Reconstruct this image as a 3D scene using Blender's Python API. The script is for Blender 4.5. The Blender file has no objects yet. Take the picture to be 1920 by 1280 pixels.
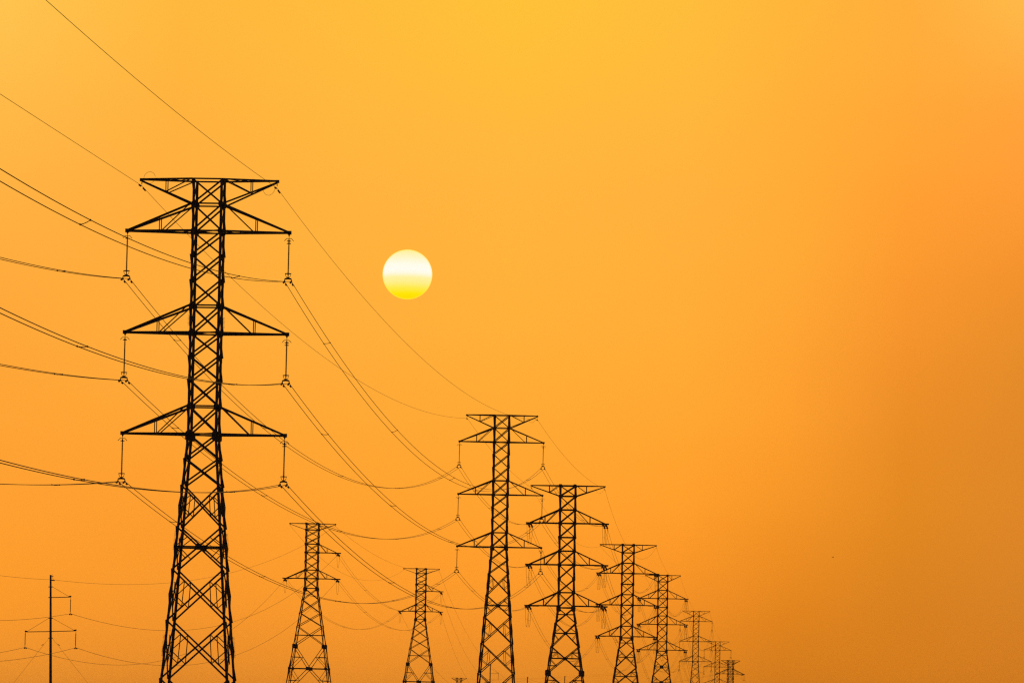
import bpy, bmesh, math, random
from mathutils import Vector, Matrix
from math import radians, sin, cos, atan, atan2, tan, pi, hypot, sqrt

random.seed(7)
SC = bpy.context.scene
COL = SC.collection

# ------------------------------------------------------------------ camera
F = 10162.0                       # focal length in pixels of the 1920 px wide photograph
ROLL = radians(1.3)
PITCH = atan(735 * cos(ROLL) / F)
EYE = Vector((0, 0, 1.7))
cam = bpy.data.cameras.new('camera')
cam.sensor_width = 36
cam.lens = 36 * F / 1920
cam.clip_start = 0.5
cam.clip_end = 80000
camo = bpy.data.objects.new('camera', cam)
COL.objects.link(camo)
camo.matrix_world = Matrix.Translation(EYE) @ Matrix.Rotation(pi / 2 + PITCH, 4, 'X') @ Matrix.Rotation(ROLL, 4, 'Z')
SC.camera = camo

FWD = Vector((0, cos(PITCH), sin(PITCH)))
UP0 = Vector((0, -sin(PITCH), cos(PITCH)))
RIGHT = Vector((1, 0, 0)) * cos(ROLL) + UP0 * sin(ROLL)
UPV = -Vector((1, 0, 0)) * sin(ROLL) + UP0 * cos(ROLL)


def ray(px, py):
    return FWD + RIGHT * ((px - 960) / F) + UPV * ((640 - py) / F)


def at(px, py, dist):
    """world point on the sight line of a photo pixel, dist metres ahead"""
    d = ray(px, py)
    return EYE + d * (dist / d.y)


# ------------------------------------------------------------------ render / view
SC.render.engine = 'CYCLES'
SC.view_settings.view_transform = 'Standard'
SC.view_settings.look = 'None'
SC.view_settings.exposure = 0
SC.view_settings.gamma = 1
SC.view_settings.use_curve_mapping = False
SC.cycles.use_denoising = False
SC.cycles.max_bounces = 4
SC.cycles.diffuse_bounces = 2
SC.cycles.glossy_bounces = 2
SC.cycles.volume_bounces = 0
SC.cycles.sample_clamp_indirect = 4
SC.cycles.filter_width = 1.3


def lin(c):
    c = c / 255.0
    return c / 12.92 if c <= 0.04045 else ((c + 0.055) / 1.055) ** 2.4


# ------------------------------------------------------------------ sky: dusty orange dusk, by direction
SUN_DIR = ray(764, 514.5).normalized()
world = bpy.data.worlds.new('World')
SC.world = world
world.use_nodes = True
NT = world.node_tree
for n in list(NT.nodes):
    NT.nodes.remove(n)


def wn(kind, **kw):
    n = NT.nodes.new(kind)
    for k, v in kw.items():
        setattr(n, k, v)
    return n


def wmath(op, a, b=None, clamp=False):
    n = wn('ShaderNodeMath', operation=op, use_clamp=clamp)
    for i, v in enumerate((a, b)):
        if v is None:
            continue
        if isinstance(v, (int, float)):
            n.inputs[i].default_value = v
        else:
            NT.links.new(v, n.inputs[i])
    return n.outputs[0]


tc = wn('ShaderNodeTexCoord')
sep = wn('ShaderNodeSeparateXYZ')
NT.links.new(tc.outputs['Generated'], sep.inputs[0])
ys = wmath('MAXIMUM', sep.outputs[1], 0.05)
az = wmath('DIVIDE', sep.outputs[0], ys)
el = wmath('DIVIDE', sep.outputs[2], ys)

SKY_X = [0, 320, 640, 960, 1280, 1480, 1700, 1910]
SKY_Y = [0, 170, 332, 500, 652, 812, 972, 1130, 1268]
SKY = [
    [(255, 195, 78), (255, 184, 62), (255, 188, 60), (255, 193, 56), (255, 189, 60), (255, 181, 58), (255, 174, 60), (255, 185, 72)],
    [(255, 186, 72), (255, 179, 62), (255, 184, 61), (255, 187, 58), (255, 184, 60), (255, 176, 57), (255, 169, 57), (254, 167, 60)],
    [(255, 178, 66), (255, 174, 62), (255, 179, 62), (255, 181, 62), (255, 178, 61), (255, 172, 56), (255, 161, 52), (254, 157, 54)],
    [(255, 171, 61), (255, 172, 60), (255, 176, 60), (255, 178, 59), (255, 174, 58), (254, 168, 54), (250, 153, 47), (243, 147, 46)],
    [(254, 166, 56), (255, 170, 58), (255, 172, 58), (255, 174, 56), (255, 171, 54), (253, 162, 50), (242, 146, 43), (231, 141, 42)],
    [(254, 162, 52), (253, 163, 52), (254, 166, 52), (255, 167, 51), (254, 164, 48), (250, 156, 45), (231, 139, 37), (224, 135, 39)],
    [(252, 158, 48), (250, 155, 46), (253, 159, 46), (255, 160, 46), (252, 155, 42), (239, 145, 37), (223, 134, 32), (219, 132, 38)],
    [(248, 152, 42), (244, 150, 44), (248, 152, 43), (247, 150, 41), (239, 142, 36), (225, 132, 29), (213, 126, 30), (211, 126, 35)],
    [(230, 141, 42), (225, 136, 40), (227, 137, 39), (224, 135, 38), (214, 127, 30), (204, 118, 24), (203, 118, 25), (200, 116, 28)],
]
SKYPOW = 1.4
GAIN = [v / SKYPOW for v in (1.02, 1.03, 1.035, 1.04, 1.045, 1.06, 1.09, 1.13, 1.29)]      # the dusty air low down takes some of the sky's light away
EL0, EL1 = -0.02, 0.16
cur = None
prev_az = None
for ci, px in enumerate(SKY_X):
    mr = wn('ShaderNodeMapRange')
    mr.inputs['From Min'].default_value = EL0
    mr.inputs['From Max'].default_value = EL1
    NT.links.new(el, mr.inputs['Value'])
    cr = wn('ShaderNodeValToRGB')
    cr.color_ramp.interpolation = 'CARDINAL'
    stops = []
    for ri, py in enumerate(SKY_Y):
        d = ray(px, py)
        stops.append(((d.z / d.y - EL0) / (EL1 - EL0), SKY[ri][ci], GAIN[ri]))
    stops.sort()
    e = cr.color_ramp.elements
    e[0].position = stops[0][0]
    e[1].position = stops[-1][0]
    for s in stops[1:-1]:
        e.new(s[0])
    for k, s in enumerate(stops):
        e[k].position = s[0]
        e[k].color = tuple(lin(v) * s[2] for v in s[1]) + (1,)
    NT.links.new(mr.outputs[0], cr.inputs[0])
    d = ray(px, 640)
    a = d.x / d.y
    if cur is None:
        cur = cr.outputs[0]
    else:
        f = wn('ShaderNodeMapRange')
        f.inputs['From Min'].default_value = prev_az
        f.inputs['From Max'].default_value = a
        NT.links.new(az, f.inputs['Value'])
        mx = wn('ShaderNodeMix', data_type='RGBA')
        NT.links.new(f.outputs[0], mx.inputs['Factor'])
        NT.links.new(cur, mx.inputs['A'])
        NT.links.new(cr.outputs[0], mx.inputs['B'])
        cur = mx.outputs['Result']
    prev_az = a
# the glow round the low sun fades to a dim blue dusk on the other side of the sky
dot = wn('ShaderNodeVectorMath', operation='DOT_PRODUCT')
NT.links.new(tc.outputs['Generated'], dot.inputs[0])
dot.inputs[1].default_value = FWD
fall = wn('ShaderNodeMapRange', interpolation_type='SMOOTHSTEP')
fall.inputs['From Min'].default_value = 0.45
fall.inputs['From Max'].default_value = 0.985
NT.links.new(dot.outputs['Value'], fall.inputs['Value'])
mx = wn('ShaderNodeMix', data_type='RGBA')
NT.links.new(fall.outputs[0], mx.inputs['Factor'])
mx.inputs['A'].default_value = (0.022, 0.022, 0.031, 1)
NT.links.new(cur, mx.inputs['B'])
bg = wn('ShaderNodeBackground')
NT.links.new(mx.outputs['Result'], bg.inputs['Color'])
bg.inputs['Strength'].default_value = SKYPOW
out = wn('ShaderNodeOutputWorld')
NT.links.new(bg.outputs[0], out.inputs['Surface'])

# ------------------------------------------------------------------ sun lamp (dust-dimmed, behind the towers)
sl = bpy.data.lights.new('sun_lamp', 'SUN')
sl.energy = 0.5
sl.angle = radians(0.5)
sl.color = (1.0, 0.72, 0.38)
slo = bpy.data.objects.new('sun_lamp', sl)
COL.objects.link(slo)
ld = SUN_DIR.copy()
ld.z += tan(radians(1.2))
slo.rotation_euler = ld.normalized().to_track_quat('Z', 'Y').to_euler()


# ------------------------------------------------------------------ materials
def mat(name, c1, c2, rough=0.6, metal=0.0, scale=3.0, bump=0.0):
    m = bpy.data.materials.new(name)
    m.use_nodes = True
    t = m.node_tree
    b = t.nodes['Principled BSDF']
    tcn = t.nodes.new('ShaderNodeTexCoord')
    nz = t.nodes.new('ShaderNodeTexNoise')
    nz.inputs['Scale'].default_value = scale
    nz.inputs['Detail'].default_value = 5
    t.links.new(tcn.outputs['Object'], nz.inputs['Vector'])
    r = t.nodes.new('ShaderNodeValToRGB')
    r.color_ramp.elements[0].position = 0.35
    r.color_ramp.elements[1].position = 0.65
    r.color_ramp.elements[0].color = c1 + (1,)
    r.color_ramp.elements[1].color = c2 + (1,)
    t.links.new(nz.outputs['Fac'], r.inputs['Fac'])
    t.links.new(r.outputs['Color'], b.inputs['Base Color'])
    b.inputs['Roughness'].default_value = rough
    b.inputs['Metallic'].default_value = metal
    return m


M_STEEL = mat('weathered_steel', (0.075, 0.078, 0.085), (0.13, 0.135, 0.145), 0.7, 0.2, 2.5)
M_WIRE = mat('stranded_aluminium', (0.06, 0.06, 0.062), (0.10, 0.10, 0.105), 0.75, 0.2, 6)
M_RUBBER = mat('silicone_sheds', (0.13, 0.035, 0.03), (0.19, 0.05, 0.04), 0.6, 0.0, 9)
M_DISC = mat('dark_porcelain', (0.035, 0.022, 0.018), (0.06, 0.035, 0.028), 0.35, 0.0, 8)
M_POLE = mat('pole_steel', (0.06, 0.06, 0.065), (0.11, 0.11, 0.115), 0.7, 0.1, 2)
M_BIRD = mat('bird_feathers', (0.03, 0.027, 0.025), (0.06, 0.055, 0.05), 0.8, 0.0, 20)
M_SOIL = mat('field_soil', (0.05, 0.04, 0.025), (0.09, 0.075, 0.04), 0.95, 0.0, 0.02)


# ------------------------------------------------------------------ mesh builder
class MB:
    def __init__(self):
        self.v = []
        self.f = []

    def add(self, vs, fs):
        o = len(self.v)
        self.v += [tuple(p) for p in vs]
        self.f += [tuple(i + o for i in q) for q in fs]

    def prism(self, p0, p1, prof, u, v):
        """profile (list of (a,b) in the u,v plane) run from p0 to p1"""
        n = len(prof)
        vs = [p0 + u * a + v * b for a, b in prof] + [p1 + u * a + v * b for a, b in prof]
        fs = [(i, (i + 1) % n, (i + 1) % n + n, i + n) for i in range(n)]
        fs += [tuple(range(n))[::-1], tuple(range(n, 2 * n))]
        self.add(vs, fs)

    def angle(self, p0, p1, w, n, out=0.0, t=None, flip=1):
        """steel angle: one leg flat in the face with normal n, the other standing out along n"""
        p0, p1, n = Vector(p0), Vector(p1), Vector(n)
        a = (p1 - p0).normalized()
        n = (n - a * n.dot(a))
        n.normalize()
        u = n.cross(a) * flip
        t = t or w * 0.16
        h = w / 2
        prof = [(-h, 0), (h, 0), (h, t), (-h + t, t), (-h + t, w), (-h, w)]
        self.prism(p0 + n * out, p1 + n * out, prof, u, n)

    def corner(self, p0, p1, u, v, w, t=None):
        """corner post angle, heel on p, flanges along u and v"""
        t = t or w * 0.14
        prof = [(0, 0), (w, 0), (w, t), (t, t), (t, w), (0, w)]
        self.prism(Vector(p0), Vector(p1), prof, Vector(u), Vector(v))

    def box(self, c, sx, sy, sz, rot=None):
        c = Vector(c)
        vs = []
        for z in (-.5, .5):
            for x, y in ((-.5, -.5), (.5, -.5), (.5, .5), (-.5, .5)):
                q = Vector((x * sx, y * sy, z * sz))
                if rot is not None:
                    q = rot @ q
                vs.append(c + q)
        self.add(vs, [(3, 2, 1, 0), (4, 5, 6, 7), (0, 1, 5, 4), (1, 2, 6, 5), (2, 3, 7, 6), (3, 0, 4, 7)])

    def plate(self, c, n, pts, t, up=Vector((0, 0, 1))):
        """flat plate of outline pts (x along the face, y up), thickness t along n"""
        c, n = Vector(c), Vector(n).normalized()
        x = up.cross(n).normalized()
        y = n.cross(x)
        k = len(pts)
        vs = [c + x * a + y * b - n * t / 2 for a, b in pts] + [c + x * a + y * b + n * t / 2 for a, b in pts]
        fs = [(i, (i + 1) % k, (i + 1) % k + k, i + k) for i in range(k)]
        fs += [tuple(range(k))[::-1], tuple(range(k, 2 * k))]
        self.add(vs, fs)

    def tube(self, pts, r, sides=6, closed=False, r1=None):
        pts = [Vector(p) for p in pts]
        n = len(pts)
        vs, fs = [], []
        for i, p in enumerate(pts):
            if closed:
                d = pts[(i + 1) % n] - pts[i - 1]
            else:
                d = pts[min(i + 1, n - 1)] - pts[max(i - 1, 0)]
            d.normalize()
            ref = Vector((0, 0, 1)) if abs(d.z) < 0.95 else Vector((1, 0, 0))
            u = d.cross(ref).normalized()
            w = u.cross(d)
            rr = r if r1 is None else r + (r1 - r) * i / (n - 1)
            for k in range(sides):
                a = 2 * pi * k / sides
                vs.append(p + u * (rr * cos(a)) + w * (rr * sin(a)))
        for i in range(n if closed else n - 1):
            j = (i + 1) % n
            for k in range(sides):
                q = (k + 1) % sides
                fs.append((i * sides + k, i * sides + q, j * sides + q, j * sides + k))
        if not closed:
            fs.append(tuple(range(sides))[::-1])
            fs.append(tuple(range((n - 1) * sides, n * sides)))
        self.add(vs, fs)

    def lathe(self, o, axis, prof, sides=12):
        """prof = list of (distance along axis, radius)"""
        o, axis = Vector(o), Vector(axis).normalized()
        ref = Vector((0, 0, 1)) if abs(axis.z) < 0.9 else Vector((1, 0, 0))
        u = axis.cross(ref).normalized()
        w = axis.cross(u)
        vs, fs = [], []
        for h, r in prof:
            for k in range(sides):
                a = 2 * pi * k / sides
                vs.append(o + axis * h + u * (r * cos(a)) + w * (r * sin(a)))
        for i in range(len(prof) - 1):
            for k in range(sides):
                q = (k + 1) % sides
                fs.append((i * sides + k, i * sides + q, (i + 1) * sides + q, (i + 1) * sides + k))
        fs.append(tuple(range(sides))[::-1])
        fs.append(tuple(range((len(prof) - 1) * sides, len(prof) * sides)))
        self.add(vs, fs)

    def build(self, name, m, parent=None, smooth=False):
        me = bpy.data.meshes.new(name)
        me.from_pydata(self.v, [], self.f)
        bm = bmesh.new()
        bm.from_mesh(me)
        bmesh.ops.recalc_face_normals(bm, faces=bm.faces)
        bm.to_mesh(me)
        bm.free()
        if smooth:
            for p in me.polygons:
                p.use_smooth = True
        me.materials.append(m)
        o = bpy.data.objects.new(name, me)
        COL.objects.link(o)
        if parent is not None:
            o.parent = parent
        return o


def tag(o, label=None, cat=None, group=None, kind=None):
    for k, v in (('label', label), ('category', cat), ('group', group), ('kind', kind)):
        if v:
            o[k] = v
    return o


def empty(name, loc, rz=0.0):
    o = bpy.data.objects.new(name, None)
    o.empty_display_size = 0.5
    o.location = loc
    o.rotation_euler = (0, 0, rz)
    COL.objects.link(o)
    return o


def copy_tree(o, parent=None):
    c = o.copy()
    COL.objects.link(c)
    if parent is not None:
        c.parent = parent
    for ch in [x for x in KIDS.get(o.name, [])]:
        copy_tree(ch, c)
    return c


KIDS = {}


def remember(root):
    """list every part under a finished prototype so that copies need no scene search"""
    for o in COL.objects:
        if o.parent is not None:
            KIDS.setdefault(o.parent.name, [])
            if o not in KIDS[o.parent.name]:
                KIDS[o.parent.name].append(o)


# ------------------------------------------------------------------ ground and sun
g = MB()
g.add([(-6500, -900, 0), (6500, -900, 0), (6500, 12000, 0), (-6500, 12000, 0)], [(0, 1, 2, 3)])
tag(g.build('ground', M_SOIL), 'flat dark field under the power lines', kind='structure')

M_SUN = bpy.data.materials.new('sun_glow')
M_SUN.use_nodes = True
t = M_SUN.node_tree
for n in list(t.nodes):
    t.nodes.remove(n)
SUN_D = 30000.0
SUN_R = SUN_D * 46.8 / F
tcn = t.nodes.new('ShaderNodeTexCoord')
sp = t.nodes.new('ShaderNodeSeparateXYZ')
t.links.new(tcn.outputs['Object'], sp.inputs[0])
mr = t.nodes.new('ShaderNodeMapRange')
mr.inputs['From Min'].default_value = -SUN_R
mr.inputs['From Max'].default_value = SUN_R
t.links.new(sp.outputs[2], mr.inputs['Value'])
cr = t.nodes.new('ShaderNodeValToRGB')
E_ = cr.color_ramp.elements
# thin dust layers in front of the disc: yellow foot, pale belt, white centre, cream top
for pos, c in ((0.03, (255, 221, 0)), (0.11, (255, 229, 12)), (0.21, (255, 233, 76)), (0.32, (255, 238, 138)), (0.41, (255, 240, 160)),
               (0.50, (255, 249, 226)), (0.57, (255, 251, 238)), (0.67, (255, 251, 232)), (0.80, (255, 245, 200)), (0.96, (255, 239, 155))):
    q = E_.new(pos)
    q.color = tuple(lin(v) for v in c) + (1,)
E_.remove(E_[0])
E_.remove(E_[-1])
t.links.new(mr.outputs[0], cr.inputs[0])
em = t.nodes.new('ShaderNodeEmission')
t.links.new(cr.outputs[0], em.inputs['Color'])
# limb darkening: the rim of the disc is yellower
lw = t.nodes.new('ShaderNodeLayerWeight')
lw.inputs['Blend'].default_value = 0.5
lr = t.nodes.new('ShaderNodeMapRange')
lr.interpolation_type = 'SMOOTHSTEP'
lr.inputs['From Min'].default_value = 0.60
lr.inputs['From Max'].default_value = 1.0
t.links.new(lw.outputs['Facing'], lr.inputs['Value'])
lm = t.nodes.new('ShaderNodeMix')
lm.data_type = 'RGBA'
t.links.new(lr.outputs[0], lm.inputs['Factor'])
t.links.new(cr.outputs[0], lm.inputs['A'])
lm.inputs['B'].default_value = (1.0, lin(226), lin(60), 1)
t.links.new(lm.outputs['Result'], em.inputs['Color'])
em.inputs['Strength'].default_value = 1.05
om = t.nodes.new('ShaderNodeOutputMaterial')
t.links.new(em.outputs[0], om.inputs['Surface'])
sb = bmesh.new()
bmesh.ops.create_uvsphere(sb, u_segments=96, v_segments=64, radius=SUN_R)
sme = bpy.data.meshes.new('sun')
for f_ in sb.faces:
    f_.smooth = True
sb.to_mesh(sme)
sb.free()
sme.materials.append(M_SUN)
suno = bpy.data.objects.new('sun', sme)
suno.location = EYE + SUN_DIR * SUN_D
COL.objects.link(suno)
tag(suno, 'glowing white and yellow sun disc in the orange sky', 'sun')

# ------------------------------------------------------------------ where the towers and poles stand (photo pixel of the top centre, distance)
SITES = dict(
    A1=(392.9, 338, 363), A2=(941.5, 778.5, 704), A3=(1065.2, 910.5, 890), A4=(1178.2, 1021, 1169), A5=(1243.3, 1078, 1435),
    A6=(1305.7, 1145, 1851), A7=(1345.9, 1201.9, 2214), B1=(586.5, 981.3, 907), B2=(790.3, 1065.6, 1165),
    C=(1370.1, 1237.5, 2500), D=(860.8, 1270.3, 3100),
    P1=(95, 1077, 560), P2=(919.5, 1244, 1392), P3=(989, 1268, 1630), P4=(1059, 1266.5, 1830))
TOP = {k: at(*v) for k, v in SITES.items()}
YAW = dict(C=-12.2, D=-12.2)
for k in TOP:
    if k[0] == 'A':
        YAW[k] = 3.3
    elif k[0] == 'B':
        YAW[k] = 3.0
    elif k[0] == 'P':
        YAW[k] = 2.6


LEAN = {'P1': 0.028, 'A1': 0.0035, 'A3': 0.004, 'A5': 0.004}             # the near pole leans a little


def loc(k, x, zd, y=0.0):
    """world point x metres right, y metres along the line and zd metres under the top of tower k"""
    a = radians(YAW[k])
    c = TOP[k]
    x += zd * LEAN.get(k, 0.0)
    return Vector((c.x + x * cos(a) + y * sin(a), c.y - x * sin(a) + y * cos(a), c.z - zd))


# ------------------------------------------------------------------ lattice towers
FACES = [Vector((0, -1, 0)), Vector((0, 1, 0)), Vector((-1, 0, 0)), Vector((1, 0, 0))]


class Tower:
    def __init__(self, key, name, label, group, waist, w0, slope, leg, dg, sec):
        self.key = key
        self.H = TOP[key].z
        b0 = loc(key, 0, self.H)
        self.root = empty(name, (b0.x, b0.y, 0), -radians(YAW[key]))
        self.root.rotation_euler[1] = -atan(LEAN.get(key, 0.0))
        tag(self.root, label, 'tower', group)
        self.waist, self.w0, self.slope = waist, w0, slope
        self.leg, self.dg, self.sec = leg, dg, sec
        self.fm = [MB() for _ in FACES]
        self.gm = [MB() for _ in FACES]

    def w(self, zd):
        """half width of the body zd metres under the top"""
        return self.w0 / 2 + max(0.0, zd - self.waist) * self.slope / 2

    def z(self, zd):
        return self.H - zd

    def fp(self, fi, s, zd, off=0.0):
        """point on face fi: s runs -1..1 across the face"""
        h = self.w(zd)
        n = FACES[fi]
        if abs(n.y) > 0.5:
            return Vector((s * h, n.y * h, self.z(zd))) + n * off
        return Vector((n.x * h, s * h, self.z(zd))) + n * off

    def legs(self):
        for sx in (-1, 1):
            for sy in (-1, 1):
                m = MB()
                pts = [0.0, self.waist, self.H - 0.05]
                for za, zb in zip(pts, pts[1:]):
                    m.corner((sx * self.w(za), sy * self.w(za), self.z(za) + (0.06 if za == 0 else 0)),
                             (sx * self.w(zb), sy * self.w(zb), self.z(zb)), (-sx, 0, 0), (0, -sy, 0), self.leg)
                # splice angles lapped over the joints
                for zs in self.splices:
                    if zs < self.H - 1:
                        for k, (za, zb) in enumerate(((zs - 0.35, zs + 0.35),)):
                            e = 0.012
                            m.corner((sx * (self.w(za) + e), sy * (self.w(za) + e), self.z(za)),
                                     (sx * (self.w(zb) + e), sy * (self.w(zb) + e), self.z(zb)), (-sx, 0, 0), (0, -sy, 0), self.leg * 0.9, e * 0.9)
                lo = m.build('leg', M_STEEL, self.root)
                if self.bolts:
                    for z0, z1 in self.bolts:
                        b = MB()
                        b.box((sx * (self.w(z0) + .004), sy * (self.w(z0) + .004), self.z((z0 + z1) / 2)), 0.03, 0.03, z1 - z0)
                        zz = z0
                        while zz < z1:
                            h = self.w(zz)
                            b.box((sx * (h + 0.06), sy * (h - 0.05), self.z(zz)), 0.14, 0.018, 0.018)
                            b.box((sx * (h - 0.05), sy * (h + 0.06), self.z(zz) - 0.03), 0.018, 0.14, 0.018)
                            zz += 0.085
                        b.build('anti_climb_spikes', M_STEEL, lo)
                bf = MB()
                hb = self.w(self.H)
                bf.box((sx * hb, sy * hb, 0.15), 0.9, 0.9, 0.5)
                bf.build('footing', M_SOIL, self.root)

    bolts = ()
    splices = ()

    def horiz(self, zd, w=None):
        w = w or self.dg
        for fi in range(4):
            self.fm[fi].angle(self.fp(fi, -1, zd), self.fp(fi, 1, zd), w, FACES[fi], 0.002 + 0.001 * (fi > 1), flip=-1)

    def gusset(self, fi, s, zd, sx, sz, drop=0.0):
        p = self.fp(fi, s, zd, 0.028)
        p.z -= drop
        x, y = sx / 2, sz / 2
        c = 0.3
        self.gm[fi].plate(p, FACES[fi], [(-x, -y * (1 - c)), (-x * (1 - c), -y), (x * (1 - c), -y), (x, -y * (1 - c)), (x, y * (1 - c)), (x * (1 - c), y),
                                         (-x * (1 - c), y), (-x, y * (1 - c))], 0.014)

    def node(self, zd, sx=0.42, sz=0.42):
        for fi in range(4):
            for s in (-1, 1):
                i = 1 - 0.12 / self.w(zd)
                self.gusset(fi, s * i, zd, sx, sz)

    def seg(self, fi, a, b, w, out=0.0, flip=1):
        """a, b = (s, zd) on the face"""
        self.fm[fi].angle(self.fp(fi, *a), self.fp(fi, *b), w, FACES[fi], out, flip=flip)

    def xpanel(self, za, zb, kind='x', w=None):
        w = w or self.dg
        wa, wb = self.w(za), self.w(zb)
        tcx = wa / (wa + wb)
        zc = za + (zb - za) * tcx

        def on(s0, zd):       # s of the diagonal that starts at side s0 on top
            t = (zd - za) / (zb - za)
            x = s0 * wa * (1 - t) - s0 * wb * t
            return x / self.w(zd)
        for fi in range(4):
            wf = w if fi < 2 else w * 0.82
            self.seg(fi, (-1, za), (1, zb), wf, 0.002)
            self.fm[fi].angle(self.fp(fi, 1, za), self.fp(fi, -1, zb), wf, -FACES[fi], 0.03)
            if kind == 'x':
                continue
            zu, zl = (za + zc) / 2, (zc + zb) / 2
            zm = (za + zb) / 2 if kind == 's' else zc
            for s0 in (-1, 1):
                su = on(s0, zu)
                slw = on(-s0, zl)
                if kind in ('s', 'h', 'd'):
                    self.seg(fi, (s0, zm), (su, zu), self.sec, 0.012)
                    self.seg(fi, (s0, zm), (slw, zl), self.sec, 0.013)
                if kind == 's':
                    self.seg(fi, (su, zu), (slw, zl), self.sec * 0.9, 0.014)
                if kind == 'd':
                    self.seg(fi, (s0, zu), (su, zu), self.sec * 1.2, 0.015)
                    self.seg(fi, (s0, zl), (slw, zl), self.sec * 1.2, 0.016)
                    self.seg(fi, (su, zu), (su * 0.98, zc), self.sec * 0.8, 0.017)
        if kind in ('h', 'd', 'hn'):
            self.horiz(zc, w * (0.95 if kind != 'hn' else 0.8))
            if kind != 'hn':
                for fi in range(4):
                    k = 0.42 if self.w0 < 2.1 else 0.85 if self.key == 'A5' else 0.5
                    self.gusset(fi, 0, zc, k, k)

    def vpanel(self, za, zb, down=True):
        """inverted V meeting the middle of the lower (or upper) horizontal"""
        for fi in range(4):
            for s in (-1, 1):
                if down:
                    a, b = (s, za), (0, zb)
                else:
                    a, b = (0, za), (s, zb)
                self.seg(fi, a, b, self.dg, 0.004 * s + 0.006)
                zm = (za + zb) / 2
                xa = a[0] * self.w(a[1])
                xb = b[0] * self.w(b[1])
                sm = (xa + xb) / 2 / self.w(zm)
                self.seg(fi, (s, zm), (sm, zm), self.sec * 1.2, 0.015)
                self.seg(fi, (sm, zm), (s, zb if down else za), self.sec, 0.013)

    def faces(self):
        for fi in range(4):
            self.fm[fi].add(self.gm[fi].v, self.gm[fi].f)
            self.fm[fi].build('face_bracing', M_STEEL, self.root)

    def diaphragm(self, zd):
        m = MB()
        h = self.w(zd) - 0.02
        z = self.z(zd)
        m.angle((-h, -h, z), (h, h, z), self.dg * 0.8, (0, 0, -1), 0.02)
        m.angle((-h, h, z), (h, -h, z), self.dg * 0.8, (0, 0, 1), 0.02)
        m.build('plan_bracing', M_STEEL, self.root)

    def arm(self, s, z_top, z_bot, apex, post, ch, web, end=None, name='crossarm'):
        """pointed arm: level lower chords, sloping upper chords; z_top < z_bot"""
        m, b = MB(), MB()
        ht, hb = self.w(z_top), self.w(z_bot)
        end = end or apex
        tipw = 0.07 if end == apex else 0.34
        for y in (-1, 1):
            rt = Vector((s * ht, y * ht, self.z(z_top)))
            rb = Vector((s * hb, y * hb, self.z(z_bot)))
            k = (apex - hb) / (end - hb)
            yt = hb + (tipw - hb) * k
            tip = Vector((s * end, y * tipw, self.z(z_bot)))
            ap = Vector((s * apex, y * yt, self.z(z_bot) + 0.03))
            fn = Vector((0, y, 0))
            m.angle(rb, tip, ch, fn, 0.0)
            m.angle(rt, ap, ch, fn, 0.01)
            if end != apex:     # doubled outer chord
                m.box((rb + (tip - rb) * 0.79) + Vector((0, y * 0.02, -0.03)), abs(end - hb) * 0.42, 0.05, ch * 1.25,
                      Matrix.Rotation(atan2((tip - rb).y, (tip - rb).x) if s > 0 else atan2(-(tip - rb).y, -(tip - rb).x), 3, 'Z'))

            def lowp(x):
                return rb + (tip - rb) * ((x - hb) / (end - hb))

            def upp(x):
                return rt + (ap - rt) * ((x - ht) / (apex - ht))
            b.angle(lowp(post), upp(post), web * 0.85, fn, 0.005)
            b.angle(lowp(post - 0.15), rt + (ap - rt) * 0.05, web, fn, 0.008)
        # plan lacing between the two lower chords and the two upper chords

        def low(x, y):
            k = (x - hb) / (end - hb)
            return Vector((s * x, y * (hb + (tipw - hb) * k), self.z(z_bot)))
        xs = [hb, hb + (post - hb) * 0.55, post, post + (apex - post) * 0.5]
        for i in range(len(xs) - 1):
            q = 1 if i % 2 else -1
            b.angle(low(xs[i], q), low(xs[i + 1], -q), web * 0.8, (0, 0, -1), 0.01)
        for x in xs[1:]:
            b.angle(low(x, -1), low(x, 1), web * 0.8, (0, 0, -1), 0.012)
        ao = m.build(name, M_STEEL, self.root)
        b.build('arm_lacing', M_STEEL, ao)
        t_ = MB()
        if end == apex:
            t_.box((s * (end + 0.02), 0, self.z(z_bot) + 0.02), 0.26, 0.22, 0.24)
            t_.plate((s * end, 0, self.z(z_bot) - 0.14), (0, 1, 0), [(-.08, .06), (.08, .06), (.03, -.07), (-.03, -.07)], 0.03)
        else:
            t_.box((s * (end - 0.06), 0, self.z(z_bot) - 0.02), 0.10, 0.75, 0.15)
            t_.box((s * apex, 0, self.z(z_bot) - 0.06), 0.34, 0.9, 0.16)
            for dx in (-0.225, 0.225):
                for y in (-1, 1):
                    t_.box((s * apex + dx, y * 0.42, self.z(z_bot) - 0.18), 0.04, 0.12, 0.22)
        t_.build('hanger_plate', M_STEEL, ao)

    def peak(self, s, z2, tip, post, ch, web):
        """top arm: level upper chords, lower chords rising from z2 to the tip"""
        m, b = MB(), MB()
        h0, h2 = self.w(0), self.w(z2)
        for y in (-1, 1):
            fn = Vector((0, y, 0))
            rt = Vector((s * h0, y * h0, self.z(0)))
            rb = Vector((s * h2, y * h2, self.z(z2)))
            tp = Vector((s * tip, y * 0.07, self.z(0)))
            tl = Vector((s * tip * 0.985, y * 0.07, self.z(0.12)))
            m.angle(rt, tp, ch, fn, 0.0)
            m.angle(rb, tl, ch, fn, 0.01)
            if post:
                up = rt + (tp - rt) * ((post - h0) / (tip - h0))
                lp = rb + (tl - rb) * ((post - h2) / (tip * 0.985 - h2))
                b.angle(up, lp, web * 0.85, fn, 0.005)
                b.angle(rt + (tp - rt) * 0.03, lp, web, fn, 0.008)
        xs = [h0, h0 + (tip - h0) * 0.28, h0 + (tip - h0) * 0.55, h0 + (tip - h0) * 0.8]
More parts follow.
